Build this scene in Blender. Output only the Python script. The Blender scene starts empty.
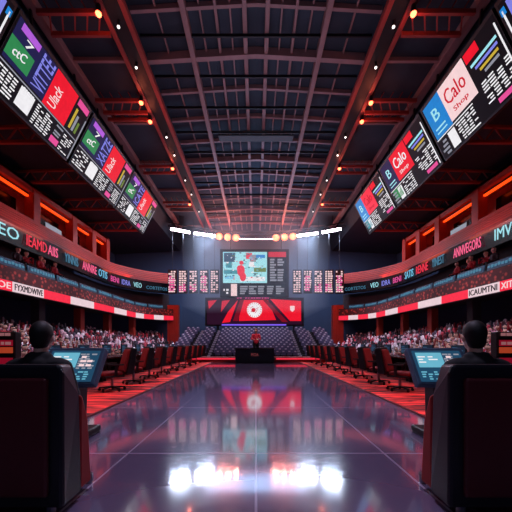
import bpy, bmesh, math, random
from mathutils import Vector, Matrix
random.seed(7)
SC = bpy.context.scene
COL = SC.collection
V = Vector
EYE = 1.25
F = 300.0
ORD = ['first', 'second', 'third', 'fourth', 'fifth', 'sixth', 'seventh', 'eighth', 'ninth', 'tenth', 'eleventh',
       'twelfth', 'thirteenth', 'fourteenth', 'fifteenth', 'sixteenth', 'seventeenth', 'eighteenth', 'nineteenth', 'twentieth']
SIDE = {-1: 'left', 1: 'right'}

# ------------------------------------------------------------------ materials
def lin(c):
    return tuple(((v / 255) / 12.92 if v / 255 <= .04045 else ((v / 255 + .055) / 1.055) ** 2.4) for v in c) + (1,)

def mat(name, rgb, rough=.6, metal=0., spec=.5, vary=.25, scale=8., bump=0.):
    m = bpy.data.materials.new(name); m.use_nodes = True
    nt = m.node_tree; b = nt.nodes['Principled BSDF']
    b.inputs['Roughness'].default_value = rough; b.inputs['Metallic'].default_value = metal
    b.inputs['Specular IOR Level'].default_value = spec
    tc = nt.nodes.new('ShaderNodeTexCoord'); n = nt.nodes.new('ShaderNodeTexNoise')
    n.inputs['Scale'].default_value = scale; n.inputs['Detail'].default_value = 3
    nt.links.new(tc.outputs['Object'], n.inputs['Vector'])
    mix = nt.nodes.new('ShaderNodeMix'); mix.data_type = 'RGBA'
    c = lin(rgb)
    mix.inputs['A'].default_value = tuple(v * (1 - vary) for v in c[:3]) + (1,)
    mix.inputs['B'].default_value = tuple(min(1, v * (1 + vary)) for v in c[:3]) + (1,)
    nt.links.new(n.outputs['Fac'], mix.inputs['Factor']); nt.links.new(mix.outputs['Result'], b.inputs['Base Color'])
    if bump:
        bp = nt.nodes.new('ShaderNodeBump'); bp.inputs['Strength'].default_value = bump
        nt.links.new(n.outputs['Fac'], bp.inputs['Height']); nt.links.new(bp.outputs['Normal'], b.inputs['Normal'])
    return m

def emit(name, rgb, strength=1., vary=.12, scale=6.):
    m = bpy.data.materials.new(name); m.use_nodes = True
    nt = m.node_tree; b = nt.nodes['Principled BSDF']
    b.inputs['Base Color'].default_value = (.01, .01, .01, 1); b.inputs['Roughness'].default_value = .5
    b.inputs['Specular IOR Level'].default_value = .1
    tc = nt.nodes.new('ShaderNodeTexCoord'); n = nt.nodes.new('ShaderNodeTexNoise'); n.inputs['Scale'].default_value = scale
    nt.links.new(tc.outputs['Object'], n.inputs['Vector'])
    mix = nt.nodes.new('ShaderNodeMix'); mix.data_type = 'RGBA'; c = lin(rgb)
    mix.inputs['A'].default_value = tuple(v * (1 - vary) for v in c[:3]) + (1,)
    mix.inputs['B'].default_value = tuple(v * (1 + vary) for v in c[:3]) + (1,)
    nt.links.new(n.outputs['Fac'], mix.inputs['Factor']); nt.links.new(mix.outputs['Result'], b.inputs['Emission Color'])
    b.inputs['Emission Strength'].default_value = strength
    return m

M = {}
M['deck'] = mat('ceiling deck', (40, 48, 62), .8, vary=.3, scale=1.5)
M['beam'] = mat('painted steel beam', (140, 102, 102), .55, vary=.2, scale=3)
M['beamred'] = mat('red painted steel', (150, 52, 46), .5, vary=.25, scale=3)
M['darksteel'] = mat('dark steel', (26, 24, 30), .5, .4)
M['black'] = mat('black plastic', (14, 14, 18), .45)
M['blackgloss'] = mat('black gloss', (12, 13, 18), .22)
M['wall'] = mat('dark blue wall', (40, 56, 84), .9, vary=.15, scale=.6)
M['concrete'] = mat('dark concrete', (54, 48, 58), .85, vary=.2, scale=2)
M['stand'] = mat('stand concrete', (56, 42, 54), .85, vary=.2, scale=2)
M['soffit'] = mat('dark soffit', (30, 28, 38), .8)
M['redwall'] = mat('red painted facade', (168, 50, 36), .6, vary=.3, scale=2.2)
M['redtier'] = mat('red tier', (120, 28, 28), .6, vary=.5, scale=6)
M['window'] = mat('dark suite glass', (14, 14, 20), .15)
M['chairred'] = mat('red upholstery', (122, 18, 26), .6, vary=.15, scale=20)
M['boothred'] = mat('dark red leather', (84, 16, 26), .5, vary=.15, scale=20)
M['armred'] = mat('red arm upholstery', (170, 24, 24), .55, vary=.15, scale=20)
M['boothblack'] = mat('black leather', (20, 22, 32), .42, vary=.15, scale=30)
M['slate'] = mat('slate console shell', (78, 98, 122), .4, .2)
M['chrome'] = mat('brushed metal', (150, 150, 160), .3, .9)
M['suit'] = mat('black suit cloth', (16, 16, 22), .8, scale=40)
M['skin'] = mat('skin', (216, 168, 150), .55, vary=.08)
M['hair'] = mat('dark hair', (18, 14, 14), .6, scale=60)
M['seat'] = mat('lilac grey seat plastic', (104, 98, 132), .5, vary=.2, scale=4)
M['seatglint'] = mat('painted seat highlight', (240, 232, 246), .5, vary=.1)
M['stair'] = mat('pale stair edge', (200, 190, 205), .6)
M['desk'] = mat('dark desk panel', (20, 24, 34), .4)

C = {}
for k, rgb, s in [('white', (238, 236, 240), 1.), ('red', (235, 18, 42), 1.), ('green', (46, 140, 82), .9), ('navy', (26, 28, 74), 1.),
                  ('bluetext', (128, 130, 226), 1.), ('purple', (176, 92, 214), 1.), ('magenta', (226, 78, 150), 1.), ('yellow', (206, 176, 60), .9),
                  ('cyan', (110, 190, 225), 1.), ('azure', (20, 128, 206), 1.), ('pinkwhite', (244, 210, 212), 1.), ('crimson', (206, 24, 48), 1.),
                  ('screenblack', (7, 7, 13), 1.), ('grey', (150, 152, 165), .9), ('teal', (60, 150, 165), .9), ('lightcyan', (160, 225, 235), 1.),
                  ('olive', (112, 140, 60), .8), ('pinktext', (250, 96, 140), 1.), ('redtext', (226, 44, 66), 1.1), ('deepred', (120, 8, 30), 1.),
                  ('ribbonred', (238, 40, 66), 1.1), ('ribbonwhite', (232, 205, 212), 1.), ('raillight', (62, 96, 128), .85), ('dimcyan', (70, 130, 160), .8),
                  ('consoleblue', (30, 70, 98), 1.), ('consolecyan', (104, 178, 202), 1.), ('violet', (120, 90, 230), 1.2), ('orange', (240, 110, 40), 1.), ('railpanel', (36, 60, 86), .8), ('tan', (150, 96, 100), .8), ('ember', (170, 62, 34), .8), ('mondim', (18, 40, 60), .7)]:
    C[k] = emit('lit ' + k, rgb, s)
C['hotwhite'] = emit('white lamp', (255, 236, 250), 14)
C['hotpink'] = emit('pink white lamp', (255, 190, 220), 5)
C['hotorange'] = emit('orange lamp', (255, 120, 76), 3.6)
C['lampred'] = emit('red lamp', (255, 96, 60), 9)
C['lampwhite'] = emit('small white lamp', (255, 240, 235), 3)
C['strip'] = emit('orange strip lamp', (255, 70, 16), 1.6)
C['logo'] = emit('dim red logo', (130, 60, 66), .8)

def floor_mat():
    m = bpy.data.materials.new('polished dark tile'); m.use_nodes = True; nt = m.node_tree; b = nt.nodes['Principled BSDF']
    tc = nt.nodes.new('ShaderNodeTexCoord')
    br = nt.nodes.new('ShaderNodeTexBrick'); br.offset = 0
    br.inputs['Scale'].default_value = 1; br.inputs['Brick Width'].default_value = 1.45; br.inputs['Row Height'].default_value = 2.4
    br.inputs['Mortar Size'].default_value = .012; br.inputs['Mortar Smooth'].default_value = .3
    br.inputs['Color1'].default_value = lin((120, 104, 134)); br.inputs['Color2'].default_value = lin((110, 96, 126)); br.inputs['Mortar'].default_value = lin((190, 176, 200))
    nt.links.new(tc.outputs['Object'], br.inputs['Vector']); nt.links.new(br.outputs['Color'], b.inputs['Base Color'])
    n = nt.nodes.new('ShaderNodeTexNoise'); n.inputs['Scale'].default_value = 14; nt.links.new(tc.outputs['Object'], n.inputs['Vector'])
    mr = nt.nodes.new('ShaderNodeMapRange'); mr.inputs['To Min'].default_value = .06; mr.inputs['To Max'].default_value = .2
    nt.links.new(n.outputs['Fac'], mr.inputs['Value']); nt.links.new(mr.outputs['Result'], b.inputs['Roughness'])
    b.inputs['Specular IOR Level'].default_value = 1.
    b.inputs['Coat Weight'].default_value = 1; b.inputs['Coat Roughness'].default_value = .07; b.inputs['Coat IOR'].default_value = 2.0
    bp = nt.nodes.new('ShaderNodeBump'); bp.inputs['Strength'].default_value = .02
    nt.links.new(n.outputs['Fac'], bp.inputs['Height']); nt.links.new(bp.outputs['Normal'], b.inputs['Normal'])
    return m
M['floor'] = floor_mat()

def carpet_mat():
    m = bpy.data.materials.new('streaked red carpet'); m.use_nodes = True; nt = m.node_tree; b = nt.nodes['Principled BSDF']
    tc = nt.nodes.new('ShaderNodeTexCoord'); mp = nt.nodes.new('ShaderNodeMapping'); mp.inputs['Scale'].default_value = (.5, 2.9, 1)
    mp.inputs['Rotation'].default_value = (0, 0, .25)
    n = nt.nodes.new('ShaderNodeTexNoise'); n.inputs['Scale'].default_value = 1.6; n.inputs['Detail'].default_value = 4; n.inputs['Distortion'].default_value = 1.1
    r = nt.nodes.new('ShaderNodeValToRGB'); r.color_ramp.elements[0].position = .42; r.color_ramp.elements[0].color = lin((70, 2, 8))
    r.color_ramp.elements[1].position = .6; r.color_ramp.elements[1].color = lin((250, 60, 56))
    nt.links.new(tc.outputs['Object'], mp.inputs['Vector']); nt.links.new(mp.outputs['Vector'], n.inputs['Vector'])
    nt.links.new(n.outputs['Fac'], r.inputs['Fac']); nt.links.new(r.outputs['Color'], b.inputs['Base Color'])
    b.inputs['Roughness'].default_value = .85
    return m
M['carpet'] = carpet_mat()

def speckle_mat(name, a, c, scale):
    m = bpy.data.materials.new(name); m.use_nodes = True; nt = m.node_tree; b = nt.nodes['Principled BSDF']
    tc = nt.nodes.new('ShaderNodeTexCoord'); v = nt.nodes.new('ShaderNodeTexVoronoi'); v.inputs['Scale'].default_value = scale
    r = nt.nodes.new('ShaderNodeValToRGB'); r.color_ramp.elements[0].color = lin(c); r.color_ramp.elements[0].position = .15
    r.color_ramp.elements[1].color = lin(a); r.color_ramp.elements[1].position = .45
    nt.links.new(tc.outputs['Object'], v.inputs['Vector']); nt.links.new(v.outputs['Distance'], r.inputs['Fac']); nt.links.new(r.outputs['Color'], b.inputs['Base Color'])
    b.inputs['Roughness'].default_value = .7
    return m
M['fascia'] = speckle_mat('speckled dark red fascia', (70, 16, 22), (190, 74, 66), 5)

def crowd_mat():
    m = bpy.data.materials.new('crowd clothing'); m.use_nodes = True; nt = m.node_tree; b = nt.nodes['Principled BSDF']
    g = nt.nodes.new('ShaderNodeNewGeometry'); r = nt.nodes.new('ShaderNodeValToRGB'); r.color_ramp.interpolation = 'CONSTANT'
    cols = [(235, 225, 235), (190, 60, 80), (34, 26, 38), (220, 180, 196), (70, 58, 78), (30, 24, 36), (90, 30, 44)]
    e = r.color_ramp.elements
    e[0].color = lin(cols[0]); e[1].color = lin(cols[1]); e[1].position = 1 / 7
    for i in range(2, 7):
        x = e.new(i / 7); x.color = lin(cols[i])
    nt.links.new(g.outputs['Random Per Island'], r.inputs['Fac']); nt.links.new(r.outputs['Color'], b.inputs['Base Color'])
    b.inputs['Roughness'].default_value = .8
    return m
M['crowd'] = crowd_mat()

# ------------------------------------------------------------------ building helpers
def wloc(o):
    p = V((0, 0, 0))
    while o is not None:
        p += o.location; o = o.parent
    return p

def tag(o, label=None, cat=None, group=None, kind=None):
    if label: o['label'] = label
    if cat: o['category'] = cat
    if group: o['group'] = group
    if kind: o['kind'] = kind
    return o

def thing(name, label, cat, loc=(0, 0, 0), rz=0, group=None):
    o = bpy.data.objects.new(name, None); COL.objects.link(o); o.empty_display_size = .2
    o.location = loc; o.rotation_euler.z = rz
    return tag(o, label, cat, group)

def link(name, me, parent=None):
    o = bpy.data.objects.new(name, me); COL.objects.link(o)
    if parent is not None: o.parent = parent
    return o

def dup(root, loc, rz=None, label=None):
    def cp(o, par):
        c = o.copy(); COL.objects.link(c)
        if par is not None: c.parent = par
        for ch in list(o.children): cp(ch, c)
        return c
    r = cp(root, None); r.location = loc
    if rz is not None: r.rotation_euler.z = rz
    if label: r['label'] = label
    return r

class MB:
    def __init__(s): s.bm = bmesh.new()
    def poly(s, vs, faces):
        b = [s.bm.verts.new(v) for v in vs]
        for f in faces:
            try: s.bm.faces.new([b[i] for i in f])
            except ValueError: pass
        return s
    def frame(s, o, x, y, z):
        o, x, y, z = V(o), V(x), V(y), V(z)
        vs = [o + x * a + y * b + z * c for c in (0, 1) for b in (0, 1) for a in (0, 1)]
        return s.poly(vs, [(0, 2, 3, 1), (4, 5, 7, 6), (0, 1, 5, 4), (2, 6, 7, 3), (0, 4, 6, 2), (1, 3, 7, 5)])
    def box(s, x0, x1, y0, y1, z0, z1):
        return s.frame((x0, y0, z0), (x1 - x0, 0, 0), (0, y1 - y0, 0), (0, 0, z1 - z0))
    def bar(s, p, q, w, h=None):
        p, q = V(p), V(q); h = h or w; d = q - p
        up = V((0, 0, 1)) if abs(d.normalized().z) < .95 else V((0, 1, 0))
        x = d.cross(up).normalized(); y = x.cross(d).normalized()
        return s.frame(p - x * w / 2 - y * h / 2, x * w, y * h, d)
    def tube(s, p, q, r0, r1=None, n=12):
        p, q = V(p), V(q); r1 = r0 if r1 is None else r1; d = (q - p).normalized()
        up = V((0, 0, 1)) if abs(d.z) < .95 else V((0, 1, 0)); x = d.cross(up).normalized(); y = x.cross(d)
        vs = []
        for c, r in ((p, r0), (q, r1)):
            vs += [c + (x * math.cos(2 * math.pi * i / n) + y * math.sin(2 * math.pi * i / n)) * r for i in range(n)]
        fs = [(i, (i + 1) % n, n + (i + 1) % n, n + i) for i in range(n)] + [tuple(range(n))[::-1], tuple(range(n, 2 * n))]
        return s.poly(vs, fs)
    def ball(s, c, r, sc=(1, 1, 1), seg=12):
        mtx = Matrix.Translation(V(c)) @ Matrix.Diagonal((r * sc[0], r * sc[1], r * sc[2], 1))
        bmesh.ops.create_uvsphere(s.bm, u_segments=seg, v_segments=max(6, seg * 2 // 3), radius=1, matrix=mtx); return s
    def caps(s, p, q, r0, r1=None, seg=10):
        r1 = r0 if r1 is None else r1
        s.tube(p, q, r0, r1, seg); s.ball(p, r0, seg=seg); s.ball(q, r1, seg=seg); return s
    def prism(s, pts, y0, y1):           # outline in x,z pushed along y
        n = len(pts)
        return s.poly([(x, y0, z) for x, z in pts] + [(x, y1, z) for x, z in pts],
                      [tuple(range(n)), tuple(range(n, 2 * n))[::-1]] + [(i, n + i, n + (i + 1) % n, (i + 1) % n) for i in range(n)])
    def prism_x(s, pts, x0, x1):         # outline in y,z pushed along x
        n = len(pts)
        return s.poly([(x0, y, z) for y, z in pts] + [(x1, y, z) for y, z in pts],
                      [tuple(range(n)), tuple(range(n, 2 * n))[::-1]] + [(i, n + i, n + (i + 1) % n, (i + 1) % n) for i in range(n)])
    def strip(s, prof, t0, t1, side):    # closed X,z outline swept along the bowl
        cuts = [t0]
        if t0 < T1 and t1 > T1: cuts.append(T1)
        a = max(t0, T1)
        if t1 > a:
            k = max(1, int((t1 - a) / .45)); cuts += [a + (t1 - a) * i / k for i in range(1, k + 1)]
        else: cuts.append(t1)
        n = len(prof); vs = []; fs = []
        for t in cuts:
            for X, z in prof:
                p = path(X, t, side); vs.append((p.x, p.y, z))
        for j in range(len(cuts) - 1):
            for i in range(n):
                fs.append((j * n + i, j * n + (i + 1) % n, (j + 1) * n + (i + 1) % n, (j + 1) * n + i))
        fs.append(tuple(range(n))); fs.append(tuple(range((len(cuts) - 1) * n, len(cuts) * n))[::-1])
        return s.poly(vs, fs)
    def build(s, name, m, parent=None, bevel=0, smooth=False):
        bm = s.bm
        bmesh.ops.recalc_face_normals(bm, faces=bm.faces)
        off = wloc(parent) if parent is not None else V((0, 0, 0))
        if parent is None:
            xs = [v.co for v in bm.verts]
            off = V(((min(v.x for v in xs) + max(v.x for v in xs)) / 2, (min(v.y for v in xs) + max(v.y for v in xs)) / 2, min(v.z for v in xs)))
        for v in bm.verts: v.co -= off
        me = bpy.data.meshes.new(name); bm.to_mesh(me); bm.free()
        me.materials.append(m)
        if smooth:
            for p in me.polygons: p.use_smooth = True
        o = link(name, me, parent)
        if parent is None: o.location = off
        if bevel:
            b = o.modifiers.new('Bevel', 'BEVEL'); b.width = bevel; b.segments = 2; b.limit_method = 'ANGLE'
        return o

def struct(o): o['kind'] = 'structure'; return o

T1, XC = 24.0, 6.0
TM = T1 + 5 * 1.15
def path(X, t, side):
    if t <= T1: return V((side * X, t, 0))
    a = (t - T1) / 5; r = X - XC
    return V((side * (XC + r * math.cos(a)), T1 + r * math.sin(a), 0))

def text(body, o, xd, yd, w, h, m, parent, name='lettering', depth=.006):
    """letters filling a w x h box whose lower left corner is o"""
    cu = bpy.data.curves.new('letters', 'FONT'); cu.body = body; cu.size = 1; cu.resolution_u = 2
    t = bpy.data.objects.new('letters', cu); COL.objects.link(t)
    bpy.context.view_layer.update()
    dg = bpy.context.evaluated_depsgraph_get()
    me = bpy.data.meshes.new_from_object(t.evaluated_get(dg))
    bpy.data.objects.remove(t); bpy.data.curves.remove(cu)
    xs = [v.co.x for v in me.vertices]; ys = [v.co.y for v in me.vertices]
    x0, x1, y0, y1 = min(xs), max(xs), min(ys), max(ys)
    xd, yd = V(xd).normalized(), V(yd).normalized(); n = xd.cross(yd)
    off = wloc(parent)
    bm = bmesh.new(); bm.from_mesh(me)
    g = bmesh.ops.extrude_face_region(bm, geom=list(bm.faces))
    for v in g['geom']:
        if isinstance(v, bmesh.types.BMVert): v.co.z += .5
    for v in bm.verts:
        c = v.co.copy()
        v.co = V(o) + xd * ((c.x - x0) / (x1 - x0) * w) + yd * ((c.y - y0) / (y1 - y0) * h) + n * (.02 if c.z > .25 else .0) - off
    bmesh.ops.recalc_face_normals(bm, faces=bm.faces)
    bm.to_mesh(me); bm.free(); me.materials.clear(); me.materials.append(m); me.name = name
    return link(name, me, parent)

class Face:
    """a flat lit face: unit u,v square at o, with vectors U,Vv and outward normal n"""
    def __init__(s, o, U, Vv, n): s.o, s.U, s.V, s.n = V(o), V(U), V(Vv), V(n).normalized()
    def at(s, u, v, d=0): return s.o + s.U * u + s.V * v + s.n * d
    def rect(s, mb, u0, u1, v0, v1, d0=.0, th=.012):
        return mb.frame(s.at(u0, v0, d0), s.U * (u1 - u0), s.V * (v1 - v0), s.n * th)

def lines(face, mb, u0, u1, v0, v1, rows, rnd, fill=.55, words=3, d0=.0, th=.02):
    """rows of short dashes, like unreadable small print on a screen"""
    dv = (v1 - v0) / rows
    for i in range(rows):
        u = u0
        for k in range(words):
            w = (u1 - u0) / words * rnd.uniform(.45, .92)
            if rnd.random() < .85: face.rect(mb, u, u + w, v0 + dv * i, v0 + dv * (i + fill), d0, th)
            u += (u1 - u0) / words

# ------------------------------------------------------------------ setting
struct(MB().box(-5.75, 5.75, -3, 19.4, -.3, 0).build('floor', M['floor']))
o = MB().box(-16, 16, -3, 34, -.75, -.55).build('floor_base', M['concrete']); struct(o)
for s in (-1, 1):
    o = MB().box(min(s * 2.85, s * 5.7), max(s * 2.85, s * 5.7), 4.3, 19.4, 0, .02).build('carpet', M['carpet'])
    tag(o, 'red streaked carpet strip under the %s row of swivel chairs' % SIDE[s], 'carpet', None, 'structure')
    o = MB().box(min(s * 2.8, s * 2.85), max(s * 2.8, s * 2.85), 4.3, 19.4, 0, .024).build('trim_%d' % (1 if s < 0 else 2), M['boothred']); struct(o)
# ceiling
prof = [(-16, 11.3), (-8.6, 11.7), (-8.2, 13.15), (-5.2, 13.25), (0, 13.55), (5.2, 13.25), (8.2, 13.15), (8.6, 11.7), (16, 11.3)]
mb = MB(); mb.prism(prof + [(x, z + .2) for x, z in prof[::-1]], -3, 34); struct(mb.build('ceiling', M['deck']))
struct(MB().box(-16, 16, 34, 34.2, -.75, 14).build('wall_back', M['wall']))
struct(MB().box(-16, 16, -3.2, -3, -.75, 14).build('wall_front', M['wall']))
struct(MB().box(-16.2, -16, -3.2, 34.2, -.75, 11.4).build('wall_left', M['wall']))
struct(MB().box(16, 16.2, -3.2, 34.2, -.75, 11.4).build('wall_right', M['wall']))

def zc(x):
    x = abs(x)
    for (a, za), (b, zb) in zip([(0, 13.55), (5.2, 13.25)], [(5.2, 13.25), (8.3, 13.15)]):
        if a <= x <= b: return za + (zb - za) * (x - a) / (b - a)
# lengthwise beams
for x, w, h in ((.42, .16, .3), (1.47, .1, .22), (2.6, .2, .38)):
    for s in (-1, 1):
        z = zc(x); struct(MB().box(s * x - w / 2, s * x + w / 2, 3, 32, z - h, z - .02).build('ceiling_beam', M['beam'], bevel=.01))
for x in (.95, 2.05, 3.6):
    for s in (-1, 1):
        z = zc(x); struct(MB().box(s * x - .03, s * x + .03, 3, 32, z - .12, z - .02).build('ceiling_beam', M['beam']))
for s in (-1, 1):
    struct(MB().box(min(s * 7.6, s * 7.95), max(s * 7.6, s * 7.95), 3, 31, 12.85, 13.2).build('ceiling_beam', M['beam'], bevel=.02))
# crosswise beams following the roof line
y = 5.4; k = 0
while y < 32:
    w, h = (.12, .2) if k % 4 else (.2, .34)
    pts = [(-4.5, zc(4.5)), (0, 13.55), (4.5, zc(4.5))]
    mb = MB(); mb.prism([(x, z - .02) for x, z in pts] + [(x, z - h) for x, z in pts[::-1]], y - w / 2, y + w / 2)
    struct(mb.build('ceiling_beam', M['beam']))
    if k % 2 == 0:
        for s in (-1, 1):
            struct(MB().box(min(s * 5.4, s * 7.6), max(s * 5.4, s * 7.6), y - .06, y + .06, 12.98, 13.14).build('ceiling_beam', M['beam']))
    if y > 7: struct(MB().box(-4.5, 4.5, y - .92, y - .86, 13.1, 13.22).build('ceiling_beam', M['darksteel']))
    y += 1.78; k += 1
t = thing('catwalk', 'dark catwalk hung across the middle of the roof', 'catwalk', (0, 17, 12.9))
MB().box(-2.1, 2.1, 16.8, 17.3, 12.86, 12.94).build('deck', M['darksteel'], t)
for yy in (16.8, 17.28): MB().box(-2.1, 2.1, yy, yy + .03, 13.1, 13.14).build('handrail', M['darksteel'], t)
# the two lighting trusses with a dark catwalk between their chords
for s in (-1, 1):
    c = s * 4.95
    t = thing('lighting_truss', 'long red steel lighting truss with dark catwalk under the %s half of the roof' % SIDE[s], 'truss', (c, 3, 12.8))
    for dx in (-.36, .36):
        MB().box(c + dx - .09, c + dx + .09, 3, 31, 12.8, 13.02).build('chord', M['beamred'], t, .01)
    MB().box(c - .26, c + .26, 3, 31, 12.84, 12.88).build('catwalk', M['darksteel'], t)
    mb = MB()
    for i in range(28):
        a = 3 + i; mb.bar((c - .36, a, 12.98), (c + .36, a + 1, 12.98), .04)
        mb.bar((c, a, 13.0), (c, a + .5, 13.22), .04)
    mb.build('lattice', M['beamred'], t)
# cross trusses in the outer bays, each with a red lamp at its inner end
lampspots = [(10.4, 0, 1), (14.2, 1, 1), (15.4, 2, 0), (19.5, 3, 1), (24.5, 4, 1)]
for s in (-1, 1):
    for y, i, two in lampspots:
        t = thing('cross_truss', 'red lattice cross truss in the %s outer roof bay, %s from the camera' % (SIDE[s], ORD[i]), 'truss', (s * 6.5, y, 12.6), group='red cross trusses under the roof')
        ys = (y, y + .75) if two else (y,)
        for yy in ys: MB().bar((s * 5.4, yy, 12.72), (s * 7.6, yy, 12.72), .1, .16).build('chord', M['beamred'], t)
        mb = MB()
        for j in range(5):
            x = 5.4 + .44 * j; mb.bar((s * x, ys[0], 12.75), (s * (x + .44), ys[-1] if two else y, 12.75 if two else 13.1), .05)
            mb.bar((s * x, ys[0], 12.75), (s * (x + .22), y, 13.12), .04)
        mb.build('lattice', M['beamred'], t)
        l = thing('truss_lamp', 'glowing red lamp under the %s lighting truss, %s from the camera' % (SIDE[s], ORD[i]), 'lamp', (s * 5.38, y - .15, 12.5), group='red lamps along the trusses')
        mb = MB(); mb.tube((s * 5.38, y - .15, 12.52), (s * 5.38, y - .15, 12.8), .1, .07); mb.build('housing', M['darksteel'], l)
        mb = MB(); mb.ball((s * 5.38, y - .15, 12.5), .1); mb.build('bulb', C['lampred'], l, smooth=True)
        L = bpy.data.lights.new('red lamp light', 'POINT'); L.color = (1, .2, .1); L.energy = 16; L.shadow_soft_size = .05
        lo = bpy.data.objects.new('red_lamp_light', L); COL.objects.link(lo); lo.location = (s * 5.38, y - .15, 12.3)
    for i, y in enumerate((7.6, 10.8, 12.4, 16.6, 18.2, 21, 23, 26)):
        l = thing('spot_lamp', 'small white spot lamp on the %s lighting truss, %s from the camera' % (SIDE[s], ORD[i]), 'lamp', (s * 4.95, y, 12.6), group='small white spots on the lighting trusses')
        mb = MB(); mb.tube((s * 4.95, y, 12.65), (s * 4.95, y, 12.84), .05, .05); mb.build('housing', M['darksteel'], l)
        mb = MB(); mb.ball((s * 4.95, y, 12.63), .05); mb.build('bulb', C['lampwhite'], l, smooth=True)
# dark trusses under the side roofs
for s in (-1, 1):
    for i, y in enumerate((10.5, 14, 17.5, 21, 25)):
        t = thing('roof_truss', 'dark lattice truss spanning above the %s suites, %s from the camera' % (SIDE[s], ORD[i]), 'truss', (s * 12.5, y, 10.55), group='dark side roof trusses')
        MB().bar((s * 9.6, y, 11.38), (s * 15.8, y, 11.2), .12).build('chord', M['beamred'], t)
        MB().bar((s * 9.6, y, 10.62), (s * 15.8, y, 10.62), .14).build('chord', M['beamred'], t)
        mb = MB()
        for j in range(6):
            x = 9.6 + j * 1.03
            mb.bar((s * x, y, 10.62), (s * (x + .51), y, 11.3), .06); mb.bar((s * (x + .51), y, 11.3), (s * (x + 1.03), y, 10.62), .06)
        mb.build('lattice', M['beamred'], t)

# ------------------------------------------------------------------ hanging side screens
def side_screen(s, y0, y1, idx, label, spec):
    zt, zb = 10.58 + EYE, 8.42 + EYE
    root = thing('hanging_screen', label, 'screen', (s * 8.1, (y0 + y1) / 2, zb), group='angled screens along the %s side of the roof' % SIDE[s])
    U = V((0, y1 - y0, 0)); Vv = V((-s * 1.1, 0, zt - zb)); n = U.cross(Vv) * (-s)
    f = Face((s * 8.69, y0, zb), U, Vv, n)
    mb = MB(); f.rect(mb, 0, 1, -.03, 1.05, -.3, .3); mb.build('casing', M['black'], root)
    mb = MB(); f.rect(mb, .01, .985, 0, 1, 0, .01); mb.build('screen', C['screenblack'], root)
    mb = MB(); mb.bar(f.at(.2, 1, -.2), (s * 7.85, y0 + (y1 - y0) * .2, 12.9), .07); mb.bar(f.at(.8, 1, -.2), (s * 7.85, y0 + (y1 - y0) * .8, 12.9), .07)
    mb.build('hanger', M['darksteel'], root)
    spec(f, root, s, random.Random(idx * 7 + 3 + (s > 0) * 50))
    return root

def spec_left(f, r, s, rnd, variant=0):
    def R(col, *a, name='banner'):
        mb = MB(); f.rect(mb, *a, .01, .005 if col == 'navy' and name == 'backdrop' else .012); return mb.build(name, C[col], r)
    R('navy', .02, .52, .42, .99, name='backdrop')
    R('purple', .06, .25, .88, .975, name='tag'); R('green', .02, .25, .48, .74); 
    R('red', .46, .77, .4, .99)
    R('magenta', .8, .97, .88, .985, name='tag')
    U, Vd = f.U, f.V
    # letters running up the blue and red banners, script on the green
    text(('VITTEE', 'XATZE', 'ICATE')[variant], f.at(.435, .46, .024), Vd, -U, Vd.length * .5, U.length * .14, C['bluetext'], r)
    text('Ulack', f.at(.6, .46, .024), Vd, -U, Vd.length * .34, U.length * .1, C['pinkwhite'], r)
    text('7', f.at(.13, .76, .024), U, Vd, U.length * .07, Vd.length * .1, C['white'], r)
    text('ctC', f.at(.07, .54, .024), U + Vd * .3, Vd, U.length * .12, Vd.length * .12, C['white'], r)
    mb = MB(); f.rect(mb, .01, .98, .375, .39, .01, .02); f.rect(mb, .978, .99, .02, .8, .01, .02); mb.build('divider', C['grey'], r)
    mb = MB(); lines(f, mb, .02, .22, .04, .36, 7, rnd, .42, 4, .01); lines(f, mb, .44, .66, .03, .36, 8, rnd, .4, 4, .01); lines(f, mb, .82, .96, .03, .34, 8, rnd, .4, 3, .01); lines(f, mb, .27, .39, .3, .365, 2, rnd, .5, 5, .01)
    mb.build('text_lines', C['white'], r)
    R('white', .25, .4, .06, .34); R('magenta', .69, .8, .03, .13, name='tag')
    mb = MB(); lines(f, mb, .7, .8, .17, .36, 4, rnd, .5, 1, .01); mb.build('text_lines', C['grey'], r)
    mb = MB()
    for i, c in enumerate(('yellow', 'grey', 'olive')):
        mb = MB(); f.rect(mb, .815 + .045 * i, .84 + .045 * i, .46, .82 - .08 * i, .01, .02); mb.build('stripe', C[c], r)

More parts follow.
